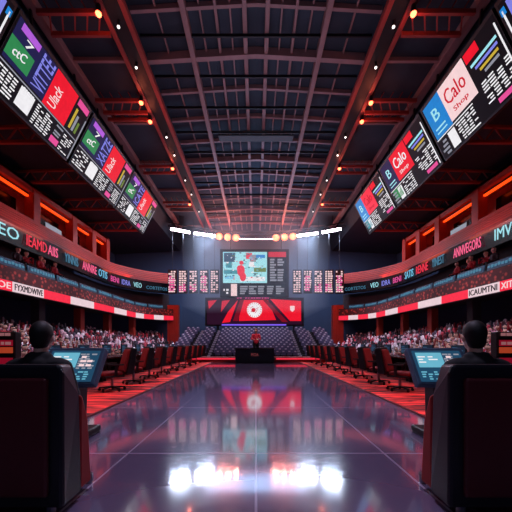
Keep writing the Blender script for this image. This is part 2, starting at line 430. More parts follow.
def spec_right(f, r, s, rnd, cols=('pinkwhite', 'azure'), extra=None):
    def R(col, *a, name='banner'):
        mb = MB(); f.rect(mb, *a, .01, .012); return mb.build(name, C[col], r)
    a, b = cols
    R(a, .36, .71, .4, .99); R(b, .71, .965, .37, .99); R('red', .2, .345, .84, .98, name='tag')
    U, Vd = f.U, f.V
    text('Calo', f.at(.67, .64, .024), -U, Vd, U.length * .26, Vd.length * .24, C['crimson' if a != 'red' else 'white'], r)
    text('Shop', f.at(.63, .46, .024), -U, Vd, U.length * .19, Vd.length * .1, C['crimson' if a != 'red' else 'pinkwhite'], r)
    text('B', f.at(.88, .64, .024), -U, Vd, U.length * .09, Vd.length * .2, C['lightcyan'], r)
    mb = MB(); f.rect(mb, .77, .92, .5, .525, .022, .02); f.rect(mb, .77, .92, .43, .45, .022, .02); mb.build('text_lines', C['lightcyan'], r)
    for i, c in enumerate(('lightcyan', 'bluetext', 'yellow', 'grey')):
        mb = MB(); f.rect(mb, -.0 + .05 + .012 * i, .32 - .03 * i, .74 - .07 * i, .775 - .07 * i, .01, .02); mb.build('stripe', C[c], r)
    mb = MB(); lines(f, mb, .03, .33, .14, .48, 8, rnd, .42, 4, .01); lines(f, mb, .46, .7, .02, .34, 7, rnd, .42, 4, .01); f.rect(mb, .02, .03, .02, .9, .01, .02)
    f.rect(mb, .45, .97, .345, .36, .01, .02); mb.build('text_lines', C['white'], r)
    R('white', .72, .82, .03, .32); R('magenta', .06, .24, .03, .1, name='tag')
    mb = MB(); lines(f, mb, .86, .97, .03, .32, 4, rnd, .5, 1, .01); mb.build('text_lines', C['grey'], r)
    if extra:
        R(extra, .74, .93, .1, .34)

def spec_edge(f, r, s, rnd):
    mb = MB(); f.rect(mb, .78, .93, .72, .95, .01, .012); mb.build('banner', C['bluetext'], r)
    mb = MB(); f.rect(mb, .965, .975, .1, .9, .01, .02); lines(f, mb, .4, .93, .1, .66, 6, rnd, .5, 4, .01); mb.build('text_lines', C['white'], r)
    mb = MB(); f.rect(mb, .95, .985, .84, .93, .01, .02); mb.build('tag', C['azure'], r)
    mb = MB(); f.rect(mb, .05, .38, .2, .95, .01, .012); mb.build('banner', C['navy'], r)

for i, (a, b) in enumerate(((5.0, 9.5), (9.6, 13.8), (13.95, 18.5), (18.6, 23.1))):
    nm = ['cut off by the photo edge', 'nearest whole one with red banner', 'second whole one', 'farthest and smallest'][i]
    side_screen(-1, a, b, i, 'angled black roof screen on the left, ' + nm, spec_edge if i == 0 else (lambda f, r, s, rnd, i=i: spec_left(f, r, s, rnd, i - 1)))
    nm = ['cut off by the photo edge', 'nearest whole one with white banner', 'second one with navy banner', 'farthest and smallest'][i]
    sp = [spec_edge, spec_right, lambda f, r, s, rnd: spec_right(f, r, s, rnd, ('red', 'navy'), 'green'), lambda f, r, s, rnd: spec_right(f, r, s, rnd, ('ribbonred', 'azure'), 'teal')][i]
    side_screen(1, a, b, i, 'angled black roof screen on the right, ' + nm, sp)

# ------------------------------------------------------------------ side stands, balconies, suites
ROWS, RUN, RISE, X0, Z0 = 13, .43, .135, 6.3, -.35
for s in (-1, 1):
    sd = SIDE[s]
    pts = [(X0 - .25, -.55)]
    for r in range(ROWS):
        z = Z0 + RISE * r; pts += [(X0 - .25 + RUN * r, z), (X0 - .25 + RUN * (r + 1), z)]
    pts += [(X0 - .25 + RUN * ROWS, -.55)]
    struct(MB().strip(pts, 5, TM, s).build('terrace', M['stand'], None))
    # balcony slab with its fascia, back wall and soffit
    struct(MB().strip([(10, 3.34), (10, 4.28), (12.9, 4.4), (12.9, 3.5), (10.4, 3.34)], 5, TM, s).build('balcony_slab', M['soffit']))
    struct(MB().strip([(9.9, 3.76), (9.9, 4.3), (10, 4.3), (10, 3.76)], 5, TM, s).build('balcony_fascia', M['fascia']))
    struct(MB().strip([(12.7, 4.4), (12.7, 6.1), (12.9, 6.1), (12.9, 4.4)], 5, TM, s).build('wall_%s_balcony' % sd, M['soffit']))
    struct(MB().strip([(12, -.55), (12, 3.5), (12.2, 3.5), (12.2, -.55)], 5, TM, s).build('wall_%s_stand' % sd, M['wall']))
    # red and white ribbon board
    t = thing('ribbon_board', 'red and white lit ribbon board along the %s balcony edge' % sd, 'display', (s * 9.9, 14, 3.3))
    MB().strip([(9.86, 3.3), (9.86, 3.76), (9.98, 3.76), (9.98, 3.3)], 5, TM, s).build('housing', M['black'], t)
    cuts = [5, 7.2, 9.6, 12.1, 13.9, 15.9, 18.2, 20.8, 22.8, 24.6, 26., 27.4, 28.6, TM]
    for i in range(len(cuts) - 1):
        MB().strip([(9.82, 3.33), (9.82, 3.73), (9.86, 3.73), (9.86, 3.33)], cuts[i] + .01, cuts[i + 1] - .01, s).build('panel', C['ribbonwhite' if i % 2 else 'ribbonred'], t)
    y0, y1 = 12.2, 13.8
    xd = V((0, 1, 0)) if s < 0 else V((0, -1, 0))
    text('FYXMDWIVE' if s < 0 else 'ICAUMTNI', (s * 9.815, y0 if s < 0 else y1, 3.4), xd, (0, 0, 1), 1.6, .26, M['darksteel'], t)
    text('ATIOE' if s < 0 else 'XITIXDN', (s * 9.815, 10.6 if s < 0 else 12., 3.4), xd, (0, 0, 1), 1.4, .26, C['pinkwhite'], t)
    # glass rail with dim blue print above it
    t = thing('rail_screen', 'row of dim blue lit panels railing the %s balcony' % sd, 'railing', (s * 10, 14, 4.3))
    MB().strip([(9.98, 4.3), (9.98, 4.36), (10.1, 4.36), (10.1, 4.3)], 5, TM, s).build('base_rail', M['darksteel'], t)
    a = 5.4
    while a < TM - 1:
        MB().strip([(10, 4.38), (10.06, 4.68), (10.1, 4.68), (10.04, 4.38)], a, min(a + 1.75, TM), s).build('panel', C['railpanel'], t)
        rnd = random.Random(int(a * 10)); mb = MB()
        for j in range(9):
            q = a + .15 + j * .18
            if q + .12 < TM: mb.strip([(9.99, 4.44 + .06 * rnd.random()), (10.0, 4.54 + .08 * rnd.random()), (10.05, 4.58), (10.05, 4.46)], q, q + .11, s)
        mb.build('print', C['dimcyan'], t)
        a += 1.95
    # upper ribbon with coloured words
    t = thing('ribbon_board', 'dark upper ribbon board with coloured lit words below the %s suites' % sd, 'display', (s * 12, 16, 6.1))
    MB().strip([(12, 6.12), (11.9, 7.06), (12.3, 7.06), (12.3, 6.12)], 5, TM, s).build('housing', M['blackgloss'], t)
    words = [('REO', 13.2, 15.0, 'lightcyan'), ('IEAMD', 15.5, 17.0, 'redtext'), ('AIIS', 17.1, 17.95, 'pinktext'), ('YINNIS', 18.6, 20.0, 'dimcyan'), ('ANNIRE', 20.5, 22.3, 'pinktext'),
             ('OTIS', 22.6, 23.9, 'cyan'), ('BENI', 24.4, 25.3, 'magenta'), ('IDRA', 25.6, 26.4, 'bluetext'), ('VEO', 26.7, 27.4, 'lightcyan'), ('CORTETOS', 27.8, 29.5, 'dimcyan')] if s < 0 else \
            [('IMVESF', 13.0, 14.9, 'lightcyan'), ('ANNVEGORS', 15.8, 18.0, 'pinktext'), ('YINEST', 18.9, 20.2, 'dimcyan'), ('RENNE', 20.7, 22.2, 'redtext'),
             ('SATIS', 22.6, 23.9, 'cyan'), ('BENI', 24.4, 25.3, 'magenta'), ('IDRA', 25.6, 26.4, 'bluetext'), ('VEO', 26.7, 27.4, 'lightcyan'), ('CORTETOS', 27.8, 29.5, 'dimcyan')]
    for wd, a, b, c in words:
        pa, pb = path(11.86, a, s), path(11.86, b, s)
        if s > 0: pa, pb = pb, pa
        d = pb - pa; hh = .56 if b < 24 else (.44 if b < 27.5 else .3)
        text(wd, pa + V((0, 0, 6.32)), d, (0, 0, 1), d.length, hh, C[c], t)
    # red stepped tier above the ribbon
    pts = [(12.05, 7.06)]
    for r in range(6): pts += [(12.05 + .17 * r, 7.26 + .2 * r), (12.22 + .17 * r, 7.26 + .2 * r)]
    pts += [(13.1, 7.06)]
    struct(MB().strip(pts, 5, TM, s).build('upper_tier', M['redtier']))
    for r in range(5):
        z = 7.3 + .2 * r
        t = MB().strip([(12.08 + .17 * r, z + .02), (12.08 + .17 * r, z + .08), (12.12 + .17 * r, z + .08), (12.12 + .17 * r, z + .02)], 5, TM, s).build('hand_rail', M['redwall'])
        tag(t, 'thin red rail on the %s tier under the suites, %s step up' % (sd, ORD[r]), 'railing', 'red rails on the curved tiers')
    # suites: facade with posts, lintel and sill; bays recessed behind it
    posts = [8.2, 11.3, 14.4, 17.75, 21.5, 24.05, 26.3]
    mb = MB()
    X = 13.0
    def bx(xa, xb, *a): mb.box(min(s * xa, s * xb), max(s * xa, s * xb), *a)
    bx(X, X + .25, 8, 26.5, 10.0, 10.5); bx(X - .05, X + .3, 8, 26.5, 8.2, 8.42)
    for p in posts: bx(X - .06, X + .5, p - .28, p + .28, 8.2, 10.3)
    bx(X + 1.5, X + 1.7, 8, 26.5, 8.2, 10.5); bx(X, X + 1.7, 8, 26.5, 8.1, 8.2); bx(X, X + 1.7, 8, 26.5, 10.3, 10.5); bx(X, X + 1.6, 26.4, 26.6, 7.0, 10.5)
    struct(mb.build('wall_%s_suites' % sd, M['redwall'], bevel=.02))
    for i in range(len(posts) - 1):
        a, b = posts[i] + .28, posts[i + 1] - .28
        nm = '%s suite bay, %s from the camera' % (sd, ORD[i])
        t = thing('strip_light', 'orange glowing strip light across the %s' % nm, 'lamp', (s * (X + .3), (a + b) / 2, 9.78), group='orange strips in the suites')
        mb = MB(); mb.box(min(s * (X + .25), s * (X + .4)), max(s * (X + .25), s * (X + .4)), a, b, 9.86, 9.98); mb.build('housing', M['darksteel'], t)
        mb = MB(); mb.box(min(s * (X + .2), s * (X + .36)), max(s * (X + .2), s * (X + .36)), a + .05, b - .05, 9.76, 9.86); mb.build('tube', C['strip'], t)
        mb = MB(); mb.box(min(s * (X + .9), s * (X + 1.0)), max(s * (X + .9), s * (X + 1.0)), a + (b - a) * .3, b - .1, 8.42, 9.6)
        t = mb.build('suite_window', M['window']); tag(t, 'dark glass panel at the back of the %s' % nm, 'window', 'dark suite windows', 'structure')
        if i == 3:
            t = thing('suite_screen', 'small bright white screen in the %s' % nm, 'screen', (s * (X + .2), (a + b) / 2, 8.42))
            mb = MB(); mb.box(min(s * (X + .1), s * (X + .18)), max(s * (X + .1), s * (X + .18)), a + .6, b - 1.0, 8.42, 8.8); mb.build('casing', M['black'], t)
            mb = MB(); mb.box(min(s * (X + .08), s * (X + .1)), max(s * (X + .08), s * (X + .1)), a + .65, b - 1.05, 8.46, 8.76); mb.build('screen', C['grey'], t)
    # pillars under the balcony and the red fin at its far end
    for i, y in enumerate((8, 11.4, 15, 18.5, 22, 25.4)):
        p = path(10.9 if y < 24 else 10.6, y, s)
        o = MB().box(p.x - .22, p.x + .22, p.y - .22, p.y + .22, .9, 3.4).build('pillar', M['concrete' if i < 3 else 'redwall'], bevel=.03); struct(o)  # farther pillars: the red light on them is put into their colour
    p = path(10, TM, s)
    mb = MB(); mb.box(p.x - .55, p.x + .45, p.y + .05, p.y + .5, 0, 4.75)
    for j in range(5): mb.box(p.x - .5 + .2 * j, p.x - .4 + .2 * j, p.y - .02, p.y + .05, 0, 4.75)
    struct(mb.build('pillar', M['redwall']))

# ------------------------------------------------------------------ spectators
def evaluated(o, name):
    bpy.context.view_layer.update()
    dg = bpy.context.evaluated_depsgraph_get()
    me = bpy.data.meshes.new_from_object(o.evaluated_get(dg)); me.name = name
    old = o.data; bpy.data.objects.remove(o); bpy.data.meshes.remove(old)
    return me

def fused(mb, name, voxel, smooth_it=3, decimate=None):
    bm = mb.bm; bmesh.ops.recalc_face_normals(bm, faces=bm.faces)
    me = bpy.data.meshes.new(name); bm.to_mesh(me); bm.free()
    o = bpy.data.objects.new(name, me); COL.objects.link(o)
    r = o.modifiers.new('r', 'REMESH'); r.mode = 'VOXEL'; r.voxel_size = voxel; r.use_smooth_shade = True
    if smooth_it:
        q = o.modifiers.new('s', 'SMOOTH'); q.iterations = smooth_it; q.factor = .5
    if decimate:
        d = o.modifiers.new('d', 'DECIMATE'); d.ratio = decimate
    return evaluated(o, name)

def spectator_mesh(pose):
    """seated person facing -x*0, -y; hips at z .45, feet at 0"""
    mb = MB()
    mb.caps((0, 0, .52), (0, .03, .74), .15, .16); mb.caps((-.13, .02, .9), (.13, .02, .9), .085)
    mb.caps((0, .02, .74), (0, .02, .88), .16, .13)
    mb.caps((0, .01, .95), (0, .0, 1.06), .055); mb.ball((0, -.015, 1.15), .115, (.85, .95, 1.12)); mb.ball((0, -.125, 1.13), .02)
    for s in (-1, 1):
        mb.ball((s * .1, -.01, 1.14), .022)
        mb.caps((s * .09, .0, .5), (s * .11, -.4, .5), .085, .065); mb.caps((s * .11, -.4, .48), (s * .12, -.42, .08), .06, .045); mb.caps((s * .12, -.4, .05), (s * .13, -.56, .04), .045, .035)
        if pose == 0:
            mb.caps((s * .2, .02, .88), (s * .26, -.05, .64), .055, .045); mb.caps((s * .26, -.05, .64), (s * .1, -.28, .6), .045, .035); mb.ball((s * .09, -.32, .6), .042)
        elif pose == 1:
            mb.caps((s * .2, .02, .88), (s * .3, -.12, .74), .055, .045); mb.caps((s * .3, -.12, .74), (s * .12, -.26, .9), .045, .035); mb.ball((s * .08, -.28, .93), .042)
        else:
            mb.caps((s * .2, .02, .9), (s * .33, -.05, 1.05), .055, .045); mb.caps((s * .33, -.05, 1.05), (s * .27, -.08, 1.28), .045, .035); mb.ball((s * .27, -.08, 1.33), .042)
    return fused(mb, 'spectator', .028, 1, .35)

pose_meshes = [spectator_mesh(p) for p in range(3)]
tops = [('white', (228, 218, 228)), ('pink', (214, 150, 176)), ('red', (150, 26, 44)), ('dark', (36, 28, 42))]
spec_var = []
for (cn, rgb) in tops:
    cloth = mat('spectator %s top' % cn, rgb, .8)
    for pm in pose_meshes[:3 if cn != 'dark' else 2]:
        me = pm.copy()
        for m in (cloth, M['skin'], M['hair'], M['suit']): me.materials.append(m)
        for p in me.polygons:
            c = p.center
            p.material_index = 1 if c.z > .99 and abs(c.x) < .14 else 0
            if c.z > 1.21 and abs(c.x) < .16 or (c.z > 1.08 and c.y > .03 and abs(c.x) < .14): p.material_index = 2
            if c.z < .47 or (c.z < .55 and c.y < -.12): p.material_index = 3
        spec_var.append((cn, me))
low = {}
for i, pm in enumerate(pose_meshes):
    o = bpy.data.objects.new('tmp', pm.copy()); COL.objects.link(o)
    d = o.modifiers.new('d', 'DECIMATE'); d.ratio = .12
    low[i] = evaluated(o, 'low')

def crowd_spots(s):
    out = []; rnd = random.Random(11 + s)
    for r in range(ROWS):
        t = 6.0 + rnd.random() * .3
        while t < TM - .3:
            X = X0 + RUN * r
            if rnd.random() < .95 and not (X > 10 and min(abs(t - q) for q in (8, 11.4, 15, 18.5, 22, 25.4)) < .55) and not (X > 8.8 and t > 28.6): out.append((r, t))
            k = 1 if t <= T1 else max(.2, (X - XC) / 5)
            t += .4 / max(k, .25)
    return out
for s in (-1, 1):
    sd = SIDE[s]; spots = crowd_spots(s); rnd = random.Random(5 + s)
    vis = sorted([(V((X0 + RUN * r, t, 0)).length, r, t) for r, t in spots if X0 + RUN * r < t * .92 or t > T1])
    near = vis[:150]; nearset = set((r, t) for _, r, t in near)
    for _, r, t in near:
        X = X0 + RUN * r + .06; p = path(X, t, s); cn, me = rnd.choice(spec_var)
        o = link('spectator', me); o.location = (p.x, p.y, Z0 + RISE * r)
        a = rnd.uniform(-.25, .25); o.rotation_euler.z = (math.pi / 2 if s > 0 else -math.pi / 2) * -1 + a
        o.scale = (.86, .86, .86 * rnd.uniform(.94, 1.06))
        tag(o, 'person in a %s top seated in the nearer part of the %s lower stand' % (cn, sd), 'person', 'spectators in %s tops in the %s lower stand' % (cn, sd))
    bm = bmesh.new()
    for r, t in spots:
        if (r, t) in nearset: continue
        X = X0 + RUN * r + .06; p = path(X, t, s)
        ang = (-math.pi / 2 if s > 0 else math.pi / 2)
        if t > T1: ang += s * (t - T1) / 5
        mtx = Matrix.Translation((p.x, p.y, Z0 + RISE * r)) @ Matrix.Rotation(ang + rnd.uniform(-.3, .3), 4, 'Z') @ Matrix.Scale(.86, 4)
        n0 = len(bm.verts); bm.from_mesh(low[rnd.choice((0, 0, 1, 2))]); bm.verts.ensure_lookup_table()
        for v in bm.verts[n0:]: v.co = mtx @ v.co
    me = bpy.data.meshes.new('crowd'); bm.to_mesh(me); bm.free(); me.materials.append(M['crowd'])
    o = link('crowd', me); tag(o, 'mass of tiny spectators farther along the %s lower stand' % sd, 'crowd', None, 'stuff')
    # people standing on the balcony behind the rail
    for i, (x, y, cn) in enumerate(((10.8, 13.6, 'dark'), (10.9, 14.2, 'red'), (10.7, 14.9, 'red'), (11, 15.5, 'dark'), (10.8, 16.1, 'red'))):
        me = [m for c, m in spec_var if c == cn][i % 2]
        o = link('spectator', me); o.location = (s * x, y, 4.33); o.rotation_euler.z = -s * math.pi / 2
        tag(o, 'person in a %s top behind the %s balcony rail, %s from the camera' % (cn, sd, ORD[i]), 'person', 'people on the %s balcony' % sd)

# ------------------------------------------------------------------ back stand with grey seats
BR, BRUN, BRISE, BY, BZ = 13, .48, .165, 21.2, .25
pts = [(BY - .3, -.55)]
for r in range(BR): pts += [(BY - .3 + BRUN * r, BZ + BRISE * r), (BY - .3 + BRUN * (r + 1), BZ + BRISE * r)]
pts += [(BY - .3 + BRUN * BR, -.55)]
struct(MB().prism_x(pts, -6.2, 6.2).build('terrace', M['concrete']))
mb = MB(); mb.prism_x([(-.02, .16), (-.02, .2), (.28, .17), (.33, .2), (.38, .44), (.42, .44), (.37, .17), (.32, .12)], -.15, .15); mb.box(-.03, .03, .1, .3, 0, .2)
seat0 = mb.build('stadium_seat', M['seat']); seat0.data.materials.append(M['seatglint'])
bm = bmesh.new(); bm.from_mesh(seat0.data); nf = len(bm.faces); zmin = min(v.co.z for v in bm.verts); c0 = seat0.location.copy()
mb2 = MB(); mb2.box(-.07, .07, .355, .385, .36, .45)  # pale block on the seat back: a highlight put in as colour
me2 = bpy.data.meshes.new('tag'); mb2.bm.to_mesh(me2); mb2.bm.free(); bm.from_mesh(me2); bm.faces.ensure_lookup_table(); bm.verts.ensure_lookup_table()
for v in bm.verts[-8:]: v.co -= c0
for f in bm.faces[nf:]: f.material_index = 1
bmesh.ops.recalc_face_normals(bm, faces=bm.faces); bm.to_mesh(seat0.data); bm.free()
aisles = (-4.75, -3.3, -1.6, 1.6, 3.1, 4.6)
n = 0
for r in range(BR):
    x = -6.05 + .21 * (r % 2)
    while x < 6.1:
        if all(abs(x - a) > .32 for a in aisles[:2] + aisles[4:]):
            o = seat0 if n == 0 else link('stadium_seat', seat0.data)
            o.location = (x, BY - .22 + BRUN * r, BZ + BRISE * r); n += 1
            tag(o, 'lilac grey seat with a painted pale highlight in the tiered stand below the stage screen', 'seat', 'grey seats of the end stand')
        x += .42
for i, a in enumerate(aisles[:2] + aisles[4:]):
    t = thing('stair', 'pale edged stair aisle climbing the end stand, %s from the left' % ORD[i], 'stair', (a, BY, BZ))
    for r in range(BR):
        y = BY - .3 + BRUN * r; z = BZ + BRISE * r
        mb = MB(); mb.box(a - .1, a + .1, y - .02, y + .2, z, z + .13); mb.build('step', M['stair'], t)
# step and red strip at the head of the floor
struct(MB().box(-5.75, 5.75, 19.4, 20.8, -.3, .32).build('stage_step', M['chairred']))
for s in (-1, 1):
    o = MB().box(min(s * 1.3, s * 4.6), max(s * 1.3, s * 4.6), 19.36, 19.4, .18, .28).build('strip_light', C['redtext'])
    tag(o, 'thin red light strip on the step to the %s of the presenter desk' % SIDE[s], 'lamp')

# ------------------------------------------------------------------ presenter desk and presenter
t = thing('presenter_desk', 'dark box desk with a dim red logo at the far end of the floor', 'desk', (-.08, 18.8, 0))
MB().box(-1.3, 1.14, 18.75, 19.25, .04, .88).build('front_panel', M['desk'], t, .02)
MB().box(-1.36, 1.2, 18.68, 19.3, .88, .94).build('top', M['blackgloss'], t, .015)
MB().box(-1.24, 1.08, 18.8, 19.2, 0, .04).build('plinth', M['black'], t)
text('MOA', (-.3, 18.745, .42), (1, 0, 0), (0, 0, 1), .46, .2, C['logo'], t, 'logo')

def person(name, label, loc, rz, parts):
    root = thing(name, label, 'person', loc, rz)
    for nm, me, m in parts:
        me.materials.clear(); me.materials.append(m); link(nm, me, root)
    return root

def hand(mb, wrist, d, up, side, r=.0088):
    """palm and five fingers; d finger direction, up back of the hand, side thumb direction"""
    w, d, up, sd = V(wrist), V(d).normalized(), V(up).normalized(), V(side).normalized()
    for i in range(4):
        o = sd * (.03 - .02 * i); mb.caps(w + o * .7, w + d * .085 + o, .016, .0125, 8)
        ln = (.04, .046, .043, .033)[i]
        a = w + d * .088 + o; b = a + d * ln * .9 - up * ln * .35; c = b + d * ln * .5 - up * ln * .7
        mb.caps(a, b, r + .001, r, 8); mb.caps(b, c, r, r - .0012, 8)
    a = w + d * .03 + sd * .03; b = a + d * .03 + sd * .03 - up * .008; c = b + d * .034 + sd * .006 - up * .008
    mb.caps(a, b, .0125, .011, 8); mb.caps(b, c, .0105, .009, 8)

def head(mb, c):
    c = V(c)                                            # looks along +y
    mb.ball(c + V((0, -.005, .015)), .1, (.8, .97, 1.1), 20); mb.ball(c + V((0, .03, -.06)), .068, (.85, .85, .9), 16)
    mb.caps(c + V((0, .088, .0)), c + V((0, .108, -.03)), .012, .017, 8)
    mb.caps(c + V((-.02, .082, -.065)), c + V((.02, .082, -.065)), .011, .011, 8)
    mb.caps(c + V((-.035, .082, .03)), c + V((.035, .082, .03)), .013, .013, 8)
    for s in (-1, 1):
        mb.ball(c + V((s * .083, -.005, -.01)), .026, (.4, .8, 1.2), 10); mb.ball(c + V((s * .032, .08, .005)), .013, seg=8)
        mb.ball(c + V((s * .035, .07, -.03)), .024, seg=8)

def seated(tall=.0):
    """sits with hips over the origin, looking +y, seat at z .5"""
    b = MB(); hc = V((0, .04, 1.3))
    head(b, hc); b.caps((0, .0, 1.12), (0, .02, 1.22), .058, .054)
    b.caps((0, -.02, .62), (0, -.03, .9), .13, .14); b.caps((0, -.03, .9), (0, -.02, 1.05), .14, .1); b.caps((-.13, -.02, 1.06), (.13, -.02, 1.06), .06)
    for s in (-1, 1):
        b.caps((s * .18, -.02, 1.05), (s * .21, .08, .79), .05, .042); b.caps((s * .21, .08, .79), (s * .17, .3, .72), .042, .03)
        hand(b, (s * .165, .31, .715), (-s * .15, 1, -.05), (0, 0, 1), (-s, 0, 0))
        b.caps((s * .1, .02, .6), (s * .13, .45, .58), .085, .062); b.caps((s * .13, .45, .57), (s * .14, .47, .12), .056, .04)
        b.caps((s * .14, .45, .06), (s * .15, .62, .04), .045, .035)
    body = fused(b, 'body', .0085, 3)
    j = MB()
    j.caps((0, -.02, .6), (0, -.03, .92), .165, .17); j.caps((0, -.03, .9), (0, -.025, 1.04), .17, .12); j.caps((-.15, -.02, 1.05), (.15, -.02, 1.05), .078)
    j.caps((-.05, -.02, 1.12), (.05, -.02, 1.12), .06, .06)
    for s in (-1, 1):
        j.caps((s * .19, -.02, 1.04), (s * .225, .08, .79), .072, .06); j.caps((s * .225, .08, .79), (s * .185, .27, .73), .06, .046)
    jacket = fused(j, 'jacket', .014, 4)
    q = MB()
    for s in (-1, 1):
        q.caps((s * .1, .0, .6), (s * .13, .45, .585), .105, .08); q.caps((s * .13, .45, .58), (s * .14, .47, .1), .075, .062)
    trousers = fused(q, 'trousers', .014, 4)
    g = MB()
    for s in (-1, 1): g.caps((s * .14, .42, .055), (s * .152, .63, .045), .055, .042)
    shoes = fused(g, 'shoes', .012, 2)
    h = MB(); h.ball(hc + V((0, -.018, .035)), .106, (.84, .96, 1.06), 20); h.ball(hc + V((0, -.045, -.02)), .085, (.9, .75, 1.1), 16); h.ball(hc + V((0, .04, .085)), .055, (1.2, 1, .7))
    hair = fused(h, 'hair', .012, 2)
    return [('body', body, M['skin']), ('jacket', jacket, M['suit']), ('trousers', trousers, M['suit']), ('shoes', shoes, M['black']), ('hair', hair, M['hair'])]

parts_seated = seated()
person('person', 'person in a dark suit seen from behind, seated left before a console', (-1.87, 2.6, 0), .2, parts_seated)
person('person', 'person in a dark suit seen from behind, seated right before a console', (1.87, 2.55, 0), -.2, parts_seated)

def standing():
    b = MB(); hc = V((0, .02, 1.66)); head(b, hc)
    b.caps((0, 0, 1.46), (0, .01, 1.57), .055, .052); b.caps((0, 0, 1.0), (0, 0, 1.2), .14, .13); b.caps((0, 0, 1.2), (0, 0, 1.38), .14, .1); b.caps((-.14, 0, 1.41), (.14, 0, 1.41), .06)
    for s in (-1, 1):
        b.caps((s * .18, 0, 1.4), (s * .25, .02, 1.13), .05, .04); b.caps((s * .25, .02, 1.13), (s * .14, .24, 1.1), .04, .03)
        hand(b, (s * .13, .25, 1.1), (-s * .3, 1, .1), (0, 0, 1), (-s, 0, .2))
        b.caps((s * .09, 0, .95), (s * .1, .01, .5), .088, .06); b.caps((s * .1, .01, .5), (s * .11, 0, .08), .056, .04); b.caps((s * .11, -.02, .04), (s * .13, .16, .035), .04, .032)
    body = fused(b, 'body', .009, 3)
    j = MB(); j.caps((0, 0, .96), (0, 0, 1.2), .165, .16); j.caps((0, 0, 1.2), (0, 0, 1.38), .16, .12); j.caps((-.15, 0, 1.4), (.15, 0, 1.4), .075)
    for s in (-1, 1): j.caps((s * .19, 0, 1.39), (s * .26, .02, 1.13), .068, .056); j.caps((s * .26, .02, 1.13), (s * .155, .21, 1.1), .054, .044)
    jacket = fused(j, 'jacket', .014, 3)
    q = MB()
    for s in (-1, 1): q.caps((s * .09, 0, .95), (s * .1, .01, .5), .105, .08); q.caps((s * .1, .01, .5), (s * .11, 0, .08), .078, .066)
    trousers = fused(q, 'trousers', .014, 3)
    h = MB(); h.ball(hc + V((0, -.02, .03)), .112, (.88, .98, 1.05), 20); h.caps(hc + V((0, -.07, .0)), hc + V((0, -.08, -.22)), .085, .07); h.ball(hc + V((0, .04, .085)), .055, (1.2, 1, .7))
    hair = fused(h, 'hair', .012, 2)
    return [('body', body, M['skin']), ('jacket', jacket, mat('red jacket', (210, 40, 66), .7)), ('trousers', trousers, M['suit']), ('hair', hair, mat('reddish hair', (120, 40, 44), .6))]
o = person('person', 'presenter in a red jacket standing behind the dark desk', (0., 19.85, .32), math.pi, standing()); o.scale = (1.12, 1.12, 1.05)

# ------------------------------------------------------------------ end wall displays
Y = 28.2
t = thing('scoreboard', 'large hanging scoreboard with a bright blue picture above the red stage screen', 'scoreboard', (0, Y, 5.6))
fx = lambda px: (px - 256) * Y / F
fz = lambda py: (343 - py) * Y / F + EYE
def R(y, x0, x1, y0, y1, th=.05):
    return MB().box(fx(x0), fx(x1), y - th, y, fz(y1), fz(y0))
R(Y + .5, 220, 289, 249, 297, .5).build('casing', M['darksteel'], t, .03)
R(Y, 223, 267, 252, 283, .03).build('picture_screen', C['lightcyan'], t)
R(Y, 268.5, 286, 252, 257, .04).build('tag', C['crimson'], t)
R(Y, 223, 286, 284, 296, .02).build('score_strip', C['screenblack'], t); R(Y, 268.5, 286, 258, 283, .02).build('side_list', C['screenblack'], t)
rnd = random.Random(4)
def dashes(y, x0, x1, y0, y1, rows, words, col, name='text_lines'):
    mb = MB(); dx = (x1 - x0) / words; dy = (y1 - y0) / rows
    for i in range(rows):
        for j in range(words):
            w = dx * rnd.uniform(.5, .9)
            if rnd.random() < .88: mb.box(fx(x0 + dx * j), fx(x0 + dx * j + w), y - .05, y, fz(y0 + dy * (i + .62)), fz(y0 + dy * i))
    return mb.build(name, C[col], t)
dashes(Y, 270, 285, 259, 282, 9, 2, 'grey'); dashes(Y, 240, 285, 286, 295, 4, 5, 'grey'); dashes(Y, 223.5, 229, 286, 295, 3, 2, 'white')
R(Y, 231, 237, 284, 296, .06).build('player_card', C['pinkwhite'], t)
# the picture: a pale game view with a red figure, dark and green patches
for (x0, x1, y0, y1, c) in ((224, 235, 253, 262, 'consoleblue'), (226, 232, 262, 268, 'teal'), (246, 252, 253, 259, 'redtext'), (250, 256, 255, 262, 'grey'), (224, 240, 270, 274, 'teal'), (254, 266, 268, 272, 'olive'), (225, 234, 276, 279, 'cyan'),
                            (256, 265, 255, 258, 'azure'), (249, 254, 262, 267, 'white'), (243, 265, 277, 281, 'white')):
    R(Y - .03, x0, x1, y0, y1, .03).build('picture_patch', C[c], t)
rp_ = random.Random(21)
for c, n_ in (('consoleblue', 16), ('white', 22), ('teal', 20), ('redtext', 9), ('grey', 12), ('cyan', 18), ('olive', 6), ('navy', 8)):
    mb = MB()
    for q in range(n_):
        x = rp_.uniform(223.5, 264); y_ = rp_.uniform(252.5, 281); mb.box(fx(x), fx(x + rp_.uniform(.6, 2.6)), Y - .065, Y - .05, fz(y_ + rp_.uniform(.4, 1.3)), fz(y_))
    mb.build('picture_detail', C[c], t)
mb = MB(); yy = Y - .09
mb.ball((fx(241.5), yy, fz(263)), .2, (1, .15, 1)); mb.ball((fx(241), yy, fz(271)), .36, (1, .1, 1.5)); mb.ball((fx(239), yy, fz(269)), .2, (1, .1, 1.6)); mb.ball((fx(243), yy, fz(277)), .3, (1, .1, 1.4))
mb.build('picture_figure', C['redtext'], t, smooth=True)
mb = MB()
for x in (-2.4, 2.4): mb.tube((x, Y + .25, fz(249)), (x, Y + .25, 13.3), .04)
mb.build('hanger', M['darksteel'], t)

